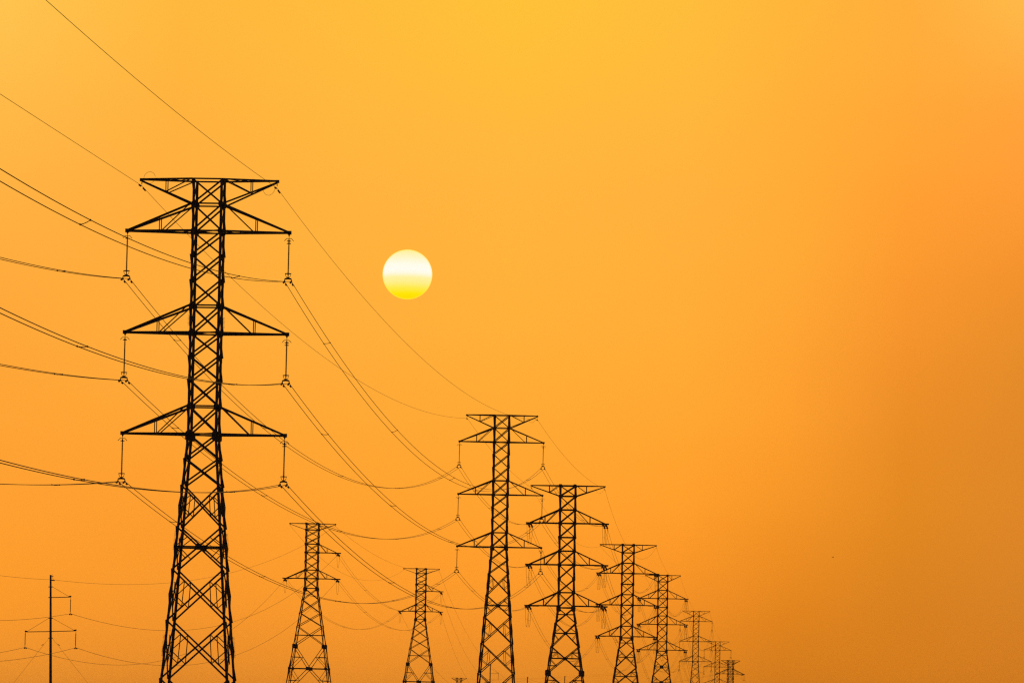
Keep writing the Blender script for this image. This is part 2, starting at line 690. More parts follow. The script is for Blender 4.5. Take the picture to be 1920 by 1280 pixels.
        for i in range(len(xs) - 1):
            q = 1 if i % 2 else -1

            def tpnt(x, y):
                k = (x - h0) / (tip - h0)
                return Vector((s * x, y * (h0 + (0.07 - h0) * k), self.z(0)))
            b.angle(tpnt(xs[i], q), tpnt(xs[i + 1], -q), web * 0.8, (0, 0, 1), 0.01)
        ao = m.build('earth_wire_arm', M_STEEL, self.root)
        b.build('arm_lacing', M_STEEL, ao)
        t_ = MB()
        t_.box((s * (tip - 0.02), 0, self.z(0.03)), 0.22, 0.2, 0.2)
        t_.plate((s * tip * 0.99, 0, self.z(0.25)), (0, 1, 0), [(-.03, .12), (.03, .12), (.025, -.10), (-.025, -.10)], 0.03)
        t_.build('hanger_plate', M_STEEL, ao)


ARM_S = [(1.66, 3.49), (8.5, 10.33), (15.25, 17.12)]         # suspension tower: root of the ties, level of the arm
ARM_T = [(3.95, 6.15), (10.7, 12.96), (17.5, 19.7)]          # angle tower


def suspension_tower(key, label):
    T = Tower(key, 'suspension_tower', label, 'steel towers of the double line running away to the right', 17.3, 2.03, 0.154, 0.168, 0.110, 0.062)
    lv = [0, 1.66, 3.49, 5.1, 6.8, 8.5, 10.33, 11.9, 13.5, 15.25, 17.12]
    T.splices = [5.1, 6.8, 11.9, 13.5, 18.8, 20.6, 26.2, 29.6, 33.5] if key in ('A1', 'A2') else []
    T.bolts = [(9.2, 9.9), (23.7, 24.9), (30.6, 32.0)] if key == 'A1' else []
    T.legs()
    for a, b in zip(lv, lv[1:]):
        T.xpanel(a, b, 'x')
    for z in (0, 1.66, 3.49, 8.5, 10.33, 15.25, 17.12):
        T.horiz(z, 0.10)
        if z:
            T.node(z, 0.30 if z < 17 else 0.42, 0.28 if z < 17 else 0.36)
    T.node(17.3, 0.46, 0.5)
    q = 17.12
    T.xpanel(q, q + 1.68, 'x')
    T.xpanel(q + 1.68, q + 3.46, 'x')
    T.xpanel(q + 3.46, q + 6.25, 's')
    T.xpanel(q + 6.25, q + 9.07, 'h')
    T.xpanel(q + 9.07, q + 12.5, 's')
    T.xpanel(q + 12.5, q + 16.38, 's')
    if T.H - q - 16.38 > 7:
        T.xpanel(q + 16.38, q + 20.9, 's')
        T.xpanel(q + 20.9, T.H - 0.3, 's')
    else:
        T.xpanel(q + 16.38, T.H - 0.3, 's')
    T.faces()
    for z in (3.49, 10.33, 17.12):
        T.diaphragm(z)
    for zt, zb in ARM_S:
        for s in (-1, 1):
            T.arm(s, zt, zb, 5.46, 3.25, 0.135 if key < 'A3' else 0.16, 0.075 if key < 'A3' else 0.10)
    for s in (-1, 1):
        T.peak(s, 1.66, 4.62, 2.87, 0.115, 0.07)
    return T


def angle_tower(key, label, peak=6.1, group='steel towers of the double line running away to the right'):
    T = Tower(key, 'angle_tower', label, group, 20.0, 2.62, 0.292, 0.20, 0.145, 0.085)
    lv = [0, 1.71, 3.95, 6.15, 8.47, 10.7, 12.96, 15.3, 17.5, 20.0]
    T.splices = []
    T.legs()
    for a, b in zip(lv, lv[1:]):
        T.xpanel(a, b, 'x')
    for z in (0, 1.71, 3.95, 6.15, 8.47, 10.7, 12.96, 17.5, 20.0):
        T.horiz(z, 0.17)
        T.node(z, 0.52, 0.46)
    T.node(15.3, 0.45, 0.45)
    T.node(20.15, 0.62, 0.9)
    T.xpanel(20.0, 22.5, 'hn')
    T.xpanel(22.5, 26.4, 'h')
    T.xpanel(26.4, 30.7, 'd')
    T.node(30.7, 0.7, 1.0)
    T.xpanel(30.7, 36.0, 'd')
    T.xpanel(36.0, T.H - 0.3, 'd')
    T.faces()
    for z in (6.15, 12.96, 20.0):
        T.diaphragm(z)
    for zt, zb in ARM_T:
        for s in (-1, 1):
            T.arm(s, zt, zb, 6.15, 3.7, 0.185, 0.115, end=6.82)
    for s in (-1, 1):
        T.peak(s, 1.71, peak, peak * 0.5, 0.15, 0.10)
    return T


def small_tower(key, label):
    T = Tower(key, 'small_lattice_tower', label, 'pair of single circuit towers left of the middle', 10.8, 2.2, 0.305, 0.155, 0.102, 0.072)
    lv = [0, 1.04, 2.23, 3.4, 4.82, 6.3, 7.74, 9.17, 10.8]
    T.splices = [2.23, 6.3, 14.96, 17.2]
    T.legs()
    for a, b in zip(lv, lv[1:]):
        T.xpanel(a, b, 'x')
    for z in (0, 1.04, 3.4, 4.82, 7.74, 9.17, 10.8):
        T.horiz(z, 0.115)
        T.node(z, 0.45, 0.42 if z in (3.4, 10.8) else 0.3)
    T.node(11.0, 0.5, 0.6)
    T.xpanel(10.8, 12.75, 'x')
    T.xpanel(12.75, 14.96, 'x')
    T.xpanel(14.96, 17.2, 'x')
    T.xpanel(17.2, 20.4, 'hn', 0.10)
    T.node(20.5, 0.5, 0.75)
    T.vpanel(20.4, 24.2, True)
    T.horiz(24.2, 0.15)
    T.node(24.2, 0.5, 0.4)
    for fi in range(4):
        T.gusset(fi, 0, 24.2, 0.6, 0.6)
    T.vpanel(24.2, 28.2, False)
    T.horiz(28.2, 0.12)
    T.vpanel(28.2, 32.0, True)
    T.horiz(32.0, 0.13)
    T.vpanel(32.0, T.H - 0.3, False)
    T.faces()
    for z in (4.82, 9.17):
        T.diaphragm(z)
    T.arm(1, 3.4, 4.82, 4.15, 2.55, 0.125, 0.075, end=4.85)
    T.arm(1, 7.74, 9.17, 4.15, 2.55, 0.125, 0.075, end=4.85)
    T.arm(-1, 7.74, 9.17, 4.15, 2.55, 0.125, 0.075, end=4.85)
    for s in (-1, 1):
        T.peak(s, 1.04, 3.85, None, 0.09, 0.06)
    return T


TW = {}
TW['A1'] = suspension_tower('A1', 'largest black lattice tower, standing at left, with hanging insulators on six arms')
TW['A2'] = suspension_tower('A2', 'second largest lattice tower, right of the sun, with insulators hanging straight down')
TW['A3'] = angle_tower('A3', 'third tower of the receding row, thick arms with jumper loops, next to second largest')
TW['A4'] = angle_tower('A4', 'fourth tower of the receding row, its left arms overlapping the third tower')
TW['A5'] = angle_tower('A5', 'fifth tower of the receding row, short top arm, dark plate where its lower braces cross', 4.66)
TW['A6'] = suspension_tower('A6', 'sixth tower of the receding row, slim and faded, with insulators hanging from thin arms')
TW['A7'] = suspension_tower('A7', 'seventh tower of the receding row, last slim one, partly behind the haziest tower')
TW['B1'] = small_tower('B1', 'splayed tower with three arms standing between the largest tower and the sun')
TW['B2'] = small_tower('B2', 'splayed tower with three arms directly below the sun')
TW['C'] = angle_tower('C', 'small hazy tower turned sideways at the right end of the row', 4.4, 'distant crossing line towers')
TW['D'] = angle_tower('D', 'tiny hazy tower top at the bottom edge left of the second largest tower', 4.4, 'distant crossing line towers')

SHORT = dict(A1='the largest tower', A2='the second largest tower', A3='the third row tower', A4='the fourth row tower', A5='the fifth row tower',
             A6='the sixth row tower', A7='the seventh row tower', B1='the splayed tower left of the sun', B2='the splayed tower below the sun')

# ------------------------------------------------------------------ hanging insulators
INS = 3.25                       # arm level to conductor


def shed_rod(m, o, axis, length, r, rs, pitch):
    prof = [(0, r)]
    z = pitch
    k = 0
    while z < length - pitch:
        q = rs if k % 2 == 0 else rs * 0.78
        prof += [(z - 0.012, r), (z, q), (z + 0.008, q), (z + 0.022, r)]
        z += pitch
        k += 1
    prof.append((length, r))
    m.lathe(o, axis, prof, 8)


def make_insulator(discs):
    root = empty('suspension_insulator', (0, 0, 0))
    tag(root, 'hanging insulator', 'insulator', 'long rod insulators hanging from the tower arms')
    m = MB()
    m.tube([(0, 0, -0.1), (0, 0, -0.5)], 0.02, 6)
    m.lathe((0, 0, -0.17), (0, 1, 0), [(-.02, .045), (.02, .045)], 10)
    m.build('hanger_rod', M_STEEL, root)
    h = MB()
    h.tube([(-.31, 0, -.52), (-.17, 0, -.36), (.17, 0, -.36), (.31, 0, -.52)], 0.021, 5)
    h.build('arcing_horn', M_STEEL, root)
    for k in range(discs):
        d = MB()
        z = -0.42 - 0.165 * k
        d.lathe((0, 0, z), (0, 0, -1), [(0, .03), (.03, .045), (.09, .05), (.085, .14), (.13, .145), (.14, .06), (.165, .03)], 14)
        d.build('insulator_disc', M_DISC, root)
    r = MB()
    z0 = -0.42 - 0.165 * discs
    shed_rod(r, (0, 0, z0), (0, 0, -1), 2.86 + z0, 0.032, 0.072, 0.062)
    r.build('insulator_rod', M_RUBBER, root)
    c = MB()
    c.tube([(0, 0, -2.8), (0, 0, -3.06)], 0.03, 8)
    c.build('end_fitting', M_STEEL, root)
    gr = MB()
    gr.tube([(.20 * cos(a), .20 * sin(a), -2.72) for a in [2 * pi * i / 16 for i in range(16)]], 0.025, 5, closed=True)
    for s in (-1, 1):
        gr.tube([(s * .19, 0, -2.72), (s * .165, 0, -2.85), (s * .10, 0, -2.95), (0, 0, -2.98)], 0.018, 5)
    gr.build('grading_ring', M_STEEL, root)
    y = MB()
    y.plate((0, 0, -3.07), (0, 1, 0), [(-.05, .10), (.05, .10), (.22, .035), (.27, -.05), (.19, -.055), (.0, -.035), (-.19, -.055), (-.27, -.05), (-.22, .035)], 0.04)
    y.build('yoke_plate', M_STEEL, root)
    for s in (-1, 1):
        k = MB()
        k.tube([(s * .23, 0, -3.10), (s * .23, 0, -3.2)], 0.026, 6)
        k.lathe((s * .23, 0, -INS), (1, 0, 0), [(-.05, .075), (.05, .075)], 10)
        k.lathe((s * .23, 0, -INS), (0, 1, 0), [(-.16, .018), (-.06, .04), (.06, .04), (.16, .018)], 8)
        k.build('conductor_clamp', M_STEEL, root)
    remember(root)
    return root


INS_L = make_insulator(1)
INS_R = make_insulator(2)
fresh = {1: True, 2: True}
SIDE = {-1: 'left', 1: 'right'}
LEVEL = ['upper', 'middle', 'lower']
for key in ('A1', 'A2', 'A6', 'A7'):
    for li, (zt, zb) in enumerate(ARM_S):
        for s in (-1, 1):
            proto, n = (INS_L, 1) if s < 0 else (INS_R, 2)
            o = proto if fresh[n] else copy_tree(proto)
            fresh[n] = False
            o.location = loc(key, s * 5.46, zb)
            if key in ('A6', 'A7'):      # stouter fittings on the older far towers
                o.scale = (1.35, 1.35, 1)
            o.rotation_euler = (0, 0, -radians(YAW[key]))
            o['label'] = f'long rod insulator hanging from the {LEVEL[li]} {SIDE[s]} arm of {SHORT[key]}'


# ------------------------------------------------------------------ wires
def sag_points(a, b, sag, n, t0=0.0, t1=1.0):
    out = []
    for i in range(n + 1):
        t = t0 + (t1 - t0) * i / n
        p = a.lerp(b, t)
        p.z -= 4 * sag * t * (1 - t)
        out.append(p)
    return out


def sag_at(a, b, sag, t):
    p = a.lerp(b, t)
    p.z -= 4 * sag * t * (1 - t)
    return p


def damper(parent, p, d, o, hang=0.075):
    """stockbridge damper: two weights on a short bar clipped under the wire"""
    d = d.normalized()
    m = MB()
    q = p - o
    lo = q + Vector((0, 0, -hang))
    m.tube([q, lo], 0.022, 5)
    m.tube([lo - d * .15, lo + d * .15], 0.018, 5)
    for s in (-1, 1):
        m.lathe(lo + d * (s * .15), d * s, [(-.08, .04), (-.06, .06), (.05, .06), (.07, .03)], 8)
    m.build('vibration_damper', M_STEEL, parent)


def bundle(name, a, b, sag, label, group, twin=True, r=0.021, gap=0.46, spacers=(), damp=(), n=56, cat='power line', t1=1.0, dsag=0.0):
    root = empty(name, a)
    tag(root, label, cat, group)
    d = Vector((b.x - a.x, b.y - a.y, 0)).normalized()
    side = Vector((d.y, -d.x, 0))
    offs = (-gap / 2, gap / 2) if twin else (0,)
    for o in offs:
        m = MB()
        ds = dsag * (1 if o > 0 else -1)
        m.tube([p - a + side * o for p in sag_points(a, b, sag + ds, n, 0, t1)], r, 6)
        m.build('wire', M_WIRE, root, smooth=True)
        L = (b - a).length
        for dist in damp:
            t = dist / L if dist > 0 else 1 + dist / L
            p = sag_at(a, b, sag, t) + side * o
            damper(root, p, sag_at(a, b, sag, t + .001) - sag_at(a, b, sag, t), a)
    if twin:
        for t in spacers:
            m = MB()
            q0 = sag_at(a, b, sag - dsag, t) - a - side * gap / 2
            q1 = sag_at(a, b, sag + dsag, t) - a + side * gap / 2
            m.tube([q0, q0.lerp(q1, .33) + Vector((0, 0, -.03)), q0.lerp(q1, .67) + Vector((0, 0, -.03)), q1], 0.02, 5)
            for q in (q0, q1):
                m.lathe(q, d, [(-.08, .045), (.08, .045)], 6)
            m.build('spacer', M_STEEL, root)
    return root


def earth(a, b, sag, label, group, r=0.0135, damp=(), n=56, clamp=True, t1=1.0):
    root = empty('earth_wire', a)
    tag(root, label, 'earth wire', group)
    m = MB()
    m.tube([p - a for p in sag_points(a, b, sag, n, 0, t1)], r, 6)
    m.build('wire', M_WIRE, root, smooth=True)
    L = (b - a).length
    for dist in damp:
        t = dist / L if dist > 0 else 1 + dist / L
        damper(root, sag_at(a, b, sag, t), sag_at(a, b, sag, t + .001) - sag_at(a, b, sag, t), a, 0.06)
    return root


GC = 'twin conductors of the double line'
GE = 'earth wires of the double line'
Z_S = [zb + INS for zt, zb in ARM_S]
# --- span towards the viewer, leaving the frame at left
H0 = radians(2.0)


def back(a, dz, L=300):
    return a + Vector((-sin(H0) * L, -cos(H0) * L, dz))


A0FIT = {(1, 0): (-8.0, 4.4), (-1, 0): (-9.0, 3.6), (1, 1): (-5.0, 4.35), (-1, 1): (-7.0, 2.8), (1, 2): (-5.0, 3.5), (-1, 2): (-6.0, 2.8)}
for (s, li), (dz, sag) in A0FIT.items():
    a = loc('A1', s * 5.46, Z_S[li])
    bundle('conductor_pair', a, back(a, dz), sag, f'twin conductors from the {LEVEL[li]} {SIDE[s]} arm of the largest tower to the left frame edge', GC,
           spacers=(.137, .40) if s > 0 else (.124, .38), damp=(0.9,), n=80, t1=0.97, dsag=0.11 if (s, li) == (1, 0) else 0.0)
for s, (dz, sag) in {1: (-7.5, 1.75), -1: (-10.5, 0.05)}.items():
    a = loc('A1', s * 4.57, .45)
    earth(a, back(a, dz), sag, f'thin earth wire from top {SIDE[s]} arm of the largest tower to the frame edge', GE, damp=(.9, 1.5), n=80, t1=0.97)

# --- largest to second tower
A12 = {(-1, 0): 7.4, (1, 0): 7.45, (-1, 1): 5.95, (1, 1): 6.75, (-1, 2): 6.0, (1, 2): 6.35}
for li in range(3):
    for s in (-1, 1):
        a, b = loc('A1', s * 5.46, Z_S[li]), loc('A2', s * 5.46, Z_S[li])
        bundle('conductor_pair', a, b, A12[(s, li)], f'twin conductors from the {LEVEL[li]} {SIDE[s]} arm of the largest to the second tower', GC,
               spacers=(.087, .276, .49, .70, .90), damp=(.9, -.9), n=80, dsag=-.12 if (s, li) == (1, 0) else 0.0)
for s in (-1, 1):
    a, b = loc('A1', s * 4.57, .45), loc('A2', s * 4.57, .45)
    earth(a, b, 3.9, f'thin earth wire from the top {SIDE[s]} arm of the largest to the second tower', GE, damp=(1.0, 1.7, -1.0), n=80)


# --- strain insulators of the angle towers
def make_strain(nstr, length, fit):
    """lies along +Y from the arm: link, insulator strings, yoke"""
    root = empty('strain_insulator', (0, 0, 0))
    tag(root, 'strain insulator', 'insulator', 'strain insulators of the angle towers')
    offs = (-.225, .225) if nstr == 2 else (0,)
    for o in offs:
        m = MB()
        prof = [(fit, .03)]
        y = fit + .04
        while y < fit + length - .12:
            prof += [(y, .035), (y + .02, .13), (y + .07, .14), (y + .075, .05)]
            y += .145
        prof.append((fit + length, .03))
        m.lathe((o, 0, 0), (0, 1, 0), prof, 9)
        m.build('insulator_string', M_DISC, root)
        l = MB()
        l.tube([(o, 0, 0), (o, fit, 0)], .022, 5)
        l.tube([(o, fit + length, 0), (o, length + 2 * fit, 0)], .025, 5)
        l.build('link', M_STEEL, root)
        q = MB()
        q.tube([(o + .17 * cos(a), fit + length - .1, .17 * sin(a)) for a in [2 * pi * i / 12 for i in range(12)]], .016, 4, closed=True)
        q.build('grading_ring', M_STEEL, root)
        q2 = MB()
        q2.lathe((o, length + 2 * fit, 0), (0, 1, 0), [(0, .04), (.3, .04), (.38, .02)], 7)
        q2.build('dead_end_clamp', M_STEEL, root)
    if nstr == 2:
        y = MB()
        y.box((0, length + fit + .12, 0), .56, .12, .03)
        y.build('yoke_plate', M_STEEL, root)
    remember(root)
    return root


STR_LEN, STR_FIT = 2.7, 0.6
STR_TOT = STR_LEN + 2 * STR_FIT + .35
STR2_LEN, STR2_FIT = 1.5, 0.3
STR2_TOT = STR2_LEN + 2 * STR2_FIT + .35
STRAIN = make_strain(2, STR_LEN, STR_FIT)
STRAIN2 = make_strain(1, STR2_LEN, STR2_FIT)
used = {'a': False, 'b': False}


def strain(kind, p, direction, label, group):
    proto = STRAIN if kind == 'a' else STRAIN2
    o = copy_tree(proto) if used[kind] else proto
    used[kind] = True
    d = direction.normalized()
    o.location = p
    o.rotation_euler = (math.asin(max(-1, min(1, d.z))), 0, atan2(-d.x, d.y))
    tag(o, label, 'insulator', group)
    return o


def jumper(p, q, mid, depth, label, group, twin, r=0.020):
    """loop of wire under the arm joining the two dead ends"""
    root = empty('jumper_loop', p)
    tag(root, label, 'jumper', group)
    d = (q - p)
    d.z = 0
    d.normalize()
    side = Vector((d.y, -d.x, 0))
    offs = (-.225, .225) if twin else (0,)
    N = 22

    def pt(t):
        e = 1 - abs(2 * t - 1) ** 2.3
        c = p.lerp(q, t)
        return c + Vector((0, 0, -depth * e)) - p
    for o in offs:
        m = MB()
        m.tube([pt(i / N) + side * o for i in range(N + 1)], r, 5)
        m.build('wire', M_WIRE, root, smooth=True)
    if twin:
        for t in (.17, .5, .83):
            m = MB()
            c = pt(t)
            m.tube([c - side * .225, c + side * .225], .014, 5)
            for s in (-1, 1):
                m.lathe(c + side * (s * .225), d, [(-.05, .028), (.05, .028)], 6)
            m.build('spacer', M_STEEL, root)
    return root


def strain_ends(key, x, zb, ya, prevp, nextp, sag_prev, sag_next, kind):
    """attach points, string end points for a strain position"""
    tot = STR_TOT if kind == 'a' else STR2_TOT
    res = []
    for sy, target, sag in ((-1, prevp, sag_prev), (1, nextp, sag_next)):
        p = loc(key, x, zb + .22, sy * ya)
        if target is None:
            res.append((p, None, None))
            continue
        d = target - p
        L = hypot(d.x, d.y)
        d = Vector((d.x / L, d.y / L, d.z / L - 4 * sag / L)).normalized()
        res.append((p, p + d * tot, d))
    return res


SUSP = ('A1', 'A2', 'A6', 'A7')
SAGS = {('A2', 'A3'): 2.3, ('A3', 'A4'): 6.6, ('A4', 'A5'): 6.0, ('A5', 'A6'): 9.5, ('A6', 'A7'): 8.2}
ROW = ['A2', 'A3', 'A4', 'A5', 'A6', 'A7']
GS = 'strain insulators of the double line'
GJ = 'jumper loops of the double line'
for li in range(3):
    for s in (-1, 1):
        def raw(k):
            if k in SUSP:
                return loc(k, s * 5.46, Z_S[li])
            return loc(k, s * 6.2, ARM_T[li][1] + .22)
        ends = {}
        for i, k in enumerate(ROW):
            if k in SUSP:
                ends[k] = (raw(k), raw(k))
                continue
            pv, nx = ROW[i - 1], ROW[i + 1]
            (p0, e0, d0), (p1, e1, d1) = strain_ends(k, s * 6.2, ARM_T[li][1], .42, raw(pv), raw(nx), SAGS[(pv, k)], SAGS[(k, nx)], 'a')
            strain('a', p0, d0, f'double strain insulator under the {LEVEL[li]} {SIDE[s]} arm of {SHORT[k]}, near side', GS)
            strain('a', p1, d1, f'double strain insulator under the {LEVEL[li]} {SIDE[s]} arm of {SHORT[k]}, far side', GS)
            jumper(e0, e1, None, 3.0, f'twin jumper loop hanging below the {LEVEL[li]} {SIDE[s]} arm of {SHORT[k]}', GJ, True)
            ends[k] = (e0, e1)
        for a_, b_ in zip(ROW, ROW[1:]):
            bundle('conductor_pair', ends[a_][1], ends[b_][0], SAGS[(a_, b_)],
                   f'twin conductors at {LEVEL[li]} {SIDE[s]} between {SHORT[a_]} and {SHORT[b_]}', GC,
                   spacers=(.2, .4, .6, .8), damp=(.9,) if a_ == 'A2' else (1.2,), n=48)
PK = dict(A1=4.57, A2=4.57, A3=6.04, A4=6.04, A5=4.62, A6=4.57, A7=4.57)
ESAG = {('A2', 'A3'): (.95, 1.35), ('A3', 'A4'): (3.4, 6.2), ('A4', 'A5'): (1.5, 2.7), ('A5', 'A6'): (4, 5), ('A6', 'A7'): (3.5, 4)}
for a_, b_ in zip(ROW, ROW[1:]):
    for s in (-1, 1):
        earth(loc(a_, s * PK[a_], .4), loc(b_, s * PK[b_], .4), ESAG[(a_, b_)][0 if s < 0 else 1],
              f'thin earth wire at top {SIDE[s]} between {SHORT[a_]} and {SHORT[b_]}', GE, r=0.0145, damp=(1.0, -1.0) if a_ in ('A2', 'A3') else (), n=44)

# loose earth wire tails on the top arms
for key, s, r_, up in (('A1', -1, .34, .1), ('A1', 1, .36, -.5), ('A2', 1, .45, -.3), ('A3', -1, .5, -.45), ('A3', 1, .55, -.42), ('A4', 1, .25, -.5)):
    m = MB()
    c = loc(key, s * (PK[key] - r_ * 1.5), .35 - up - .35)
    a0 = 0.2 if (key, s) == ('A1', -1) else pi
    span = 1.9 * pi if (key, s) == ('A1', -1) else pi
    m.tube([(r_ * 1.15 * cos(a0 + span * i / 20), .25 * sin(i * .3), r_ * 1.25 * sin(a0 + span * i / 20)) for i in range(21)], .011, 5)
    o = m.build('earth_wire_tail', M_WIRE)
    o.location = c
    o.rotation_euler = (0, 0, -radians(YAW[key]))
    tag(o, f'loose curled wire tail near the top {SIDE[s]} arm tip of {SHORT[key]}', 'wire tail', 'wire tails on the top arms')


# ------------------------------------------------------------------ guyed poles of the single line
def make_pole(key, label, lower=True, guys=True):
    H = TOP[key].z
    b0 = loc(key, 0, H)
    root = empty('utility_pole', (b0.x, b0.y, 0), -radians(YAW[key]))
    root.rotation_euler[1] = -atan(LEAN.get(key, 0.0))
    tag(root, label, 'pole', 'slim poles of the single line')
    m = MB()
    f = 1.0 if key == 'P1' else 1.3
    m.lathe((0, 0, 0), (0, 0, 1), [(0, .17 * f), (H * .5, .135 * f), (H - .03, .097 * f), (H, .09 * f)], 14)
    m.build('shaft', M_POLE, root, smooth=False)
    for zd in (1.23, 2.33, 4.46, 5.83, 6.5):
        c = MB()
        c.lathe((0, 0, H - zd - .05), (0, 0, 1), [(0, .15), (.1, .15)], 14)
        for s in (-1, 1):
            c.box((s * .19, 0, H - zd), .12, .07, .07)
        c.build('collar', M_STEEL, root)
    b = MB()
    b.box((.17, 0, H - .14), .22, .06, .06)
    b.tube([(.2, 0, H - .14), (.24, 0, H - .4), (.26, .02, H - .5)], .018, 5)
    b.tube([(.12, 0, H - .05), (.17, 0, H + .05), (.23, 0, H + .03), (.25, 0, H - .12)], .01, 5)
    b.build('earth_wire_bracket', M_STEEL, root)
    arms = [(1, 2.10, 2.33, 1.23, .04)] + ([(-1, 2.64, 5.83, 4.46, -.02), (1, 2.64, 5.83, 4.46, .06)] if lower else [])
    for s, L, zd, zs, rise in arms:
        a = MB()
        p0, p1 = Vector((s * .1, 0, H - zd)), Vector((s * L, 0, H - zd + rise))
        u = (p1 - p0).normalized()
        for y in (-.04, .04):
            a.angle(p0 + Vector((0, y, 0)), p1 + Vector((0, y, 0)), .075, (0, 1 if y > 0 else -1, 0), 0.0)
        a.plate(p1 + Vector((-s * .12, 0, .05)), (0, 1, 0), [(-.17, -.05), (.17, -.05), (.12 * s, .05), (-.16 * s, .10)], .05)
        ao = a.build('crossarm', M_STEEL, root)
        k = MB()
        k.tube([(s * .2, 0, H - zs), p1 + Vector((-s * .25, 0, .08))], .016, 5)
        k.build('stay_rod', M_STEEL, ao)
    if guys:
        for s, yy in ((-1, -1), (1, 1)):
            q = MB()
            q.tube([(s * .16, yy * .05, H - 6.5), (s * 8.2, yy * 2.0, 0.05)], .010, 5)
            q.tube([(s * .16 + s * .55, yy * .17, H - 7.1), (s * .16 + s * .75, yy * .21, H - 7.3)], .03, 6)
            q.build('guy_wire', M_WIRE, root)
    return root


make_pole('P1', 'dark guyed pole with three thin arms near the bottom left corner')
make_pole('P2', 'thin far pole with a single right arm, seen through the legs of second largest tower')
make_pole('P3', 'short dark pole tip in the gap between second largest and third row tower')
make_pole('P4', 'thin dark pole tip seen between the legs of the third row tower')


def make_pole_insulator():
    root = empty('pole_insulator', (0, 0, 0))
    tag(root, 'pole insulator', 'insulator', 'short insulators hanging from the poles')
    m = MB()
    m.tube([(0, 0, 0), (0, 0, -.22)], .018, 5)
    m.tube([(0, 0, -1.45), (0, 0, -1.66)], .022, 5)
    m.build('fitting', M_STEEL, root)
    r = MB()
    shed_rod(r, (0, 0, -.2), (0, 0, -1), 1.28, .03, .062, .07)
    r.build('insulator_rod', M_RUBBER, root)
    k = MB()
    k.lathe((0, 0, -1.66), (0, 1, 0), [(-.12, .02), (-.05, .055), (.05, .055), (.12, .02)], 8)
    k.build('conductor_clamp', M_STEEL, root)
    remember(root)
    return root


PINS = make_pole_insulator()
POLE_ARM = [('upper right', 2.08, 2.29), ('lower left', -2.62, 5.85), ('lower right', 2.62, 5.77)]
PNAME = dict(P1='the guyed pole at bottom left', P2='the thin far pole behind the second largest tower', P3='the pole tip left of third row tower',
             P4='the pole tip between third row tower legs')
first = True
for key in ('P1', 'P2', 'P3', 'P4'):
    for nm, x, zd in POLE_ARM:
        if key in ('P2', 'P3', 'P4') and nm != 'upper right':
            continue
        o = PINS if first else copy_tree(PINS)
        first = False
        o.location = loc(key, x, zd)
        o.rotation_euler = (0, 0, -radians(YAW[key]))
        o['label'] = f'short insulator hanging from the {nm} arm of {PNAME[key]}' if key == 'P1' else f'faint insulator hanging on {PNAME[key]}'

GB = 'conductors of the single line'
GBE = 'earth wires of the single line'
PX = [(2.08, 2.29 + 1.66), (-2.62, 5.85 + 1.66), (2.62, 5.77 + 1.66)]
BX = [(4.4, 4.82), (-4.4, 9.17), (4.4, 9.17)]
BN = ['upper right', 'lower left', 'lower right']
SG = {'PB': [5.9, 6.5, 6.5], 'BB': [6.2, 5.6, 5.6], 'BP': [5.6, 5.0, 7.0]}
PS = [2.4, 3.0, 2.6]
for i in range(3):
    p1 = loc('P1', *PX[i])
    p2 = loc('P2', *PX[i])
    b1, b2 = loc('B1', BX[i][0], BX[i][1] + .2), loc('B2', BX[i][0], BX[i][1] + .2)
    # towards the viewer, out of the frame at left
    d = (p1 - b1)
    p0 = p1 + Vector((d.x * .62, d.y * .62, [-0.4, 1.6, -0.8][i]))
    bundle('conductor', p1, p0, PS[i], f'single wire from the {BN[i]} arm of the guyed pole to the left frame edge', GB, False, .017, damp=(.7,))
    e = {}
    for k, pv, nx, s0, s1 in (('B1', p1, b2, SG['PB'][i], SG['BB'][i]), ('B2', b1, p2, SG['BB'][i], SG['BP'][i])):
        (q0, e0, d0), (q1, e1, d1) = strain_ends(k, BX[i][0], BX[i][1], .36, pv, nx, s0, s1, 'b')
        strain('b', q0, d0, f'short strain insulator, near side, {BN[i]} arm, {SHORT[k][4:]}', 'strain insulators of the single line')
        strain('b', q1, d1, f'short strain insulator, far side, {BN[i]} arm, {SHORT[k][4:]}', 'strain insulators of the single line')
        jumper(e0, e1, None, [2.0, 2.0, 2.1][i], f'thin jumper loop below the {BN[i]} arm of {SHORT[k]}', 'jumper loops of the single line', False, .017)
        e[k] = (e0, e1)
    bundle('conductor', p1, e['B1'][0], SG['PB'][i], f'single wire from the {BN[i]} arm of the guyed pole to the splayed tower beyond', GB, False, .018, damp=(.7,))
    bundle('conductor_pair', e['B1'][1], e['B2'][0], SG['BB'][i], f'twin wires between the {BN[i]} arms of the two splayed towers', GB, True, .017,
           spacers=(.22, .45, .68, .88))
    bundle('conductor', e['B2'][1], p2, SG['BP'][i], f'single wire dropping from the {BN[i]} arm of the splayed tower below the sun', GB, False, .016)
    if i == 0:
        p3, p4 = loc('P3', *PX[0]), loc('P4', *PX[0])
        bundle('conductor', p2, p3, 3.2, 'faint wire from the far pole behind the second largest tower to the next pole tip', GB, False, .016)
        bundle('conductor', p3, p4, 2.4, 'faint wire between the upper right arms of the two far pole tips', GB, False, .016)
pe = [loc('P1', .26, .5), loc('B1', 3.8, .35), loc('B2', 3.8, .35), loc('P2', .26, .5), loc('P3', .26, .5), loc('P4', .26, .5)]
d = pe[0] - pe[1]
earth(pe[0], pe[0] + Vector((d.x * .62, d.y * .62, 2.2)), 1.9, 'thin earth wire from the guyed pole top to the left frame edge', GBE, .014, (.6,))
earth(pe[0], pe[1], 3.65, 'thin earth wire from the guyed pole top to the splayed tower left of the sun', GBE, .0145, (.6,))
earth(pe[1], pe[2], 2.4, 'right earth wire between the tops of the two splayed towers', GBE, .0145)
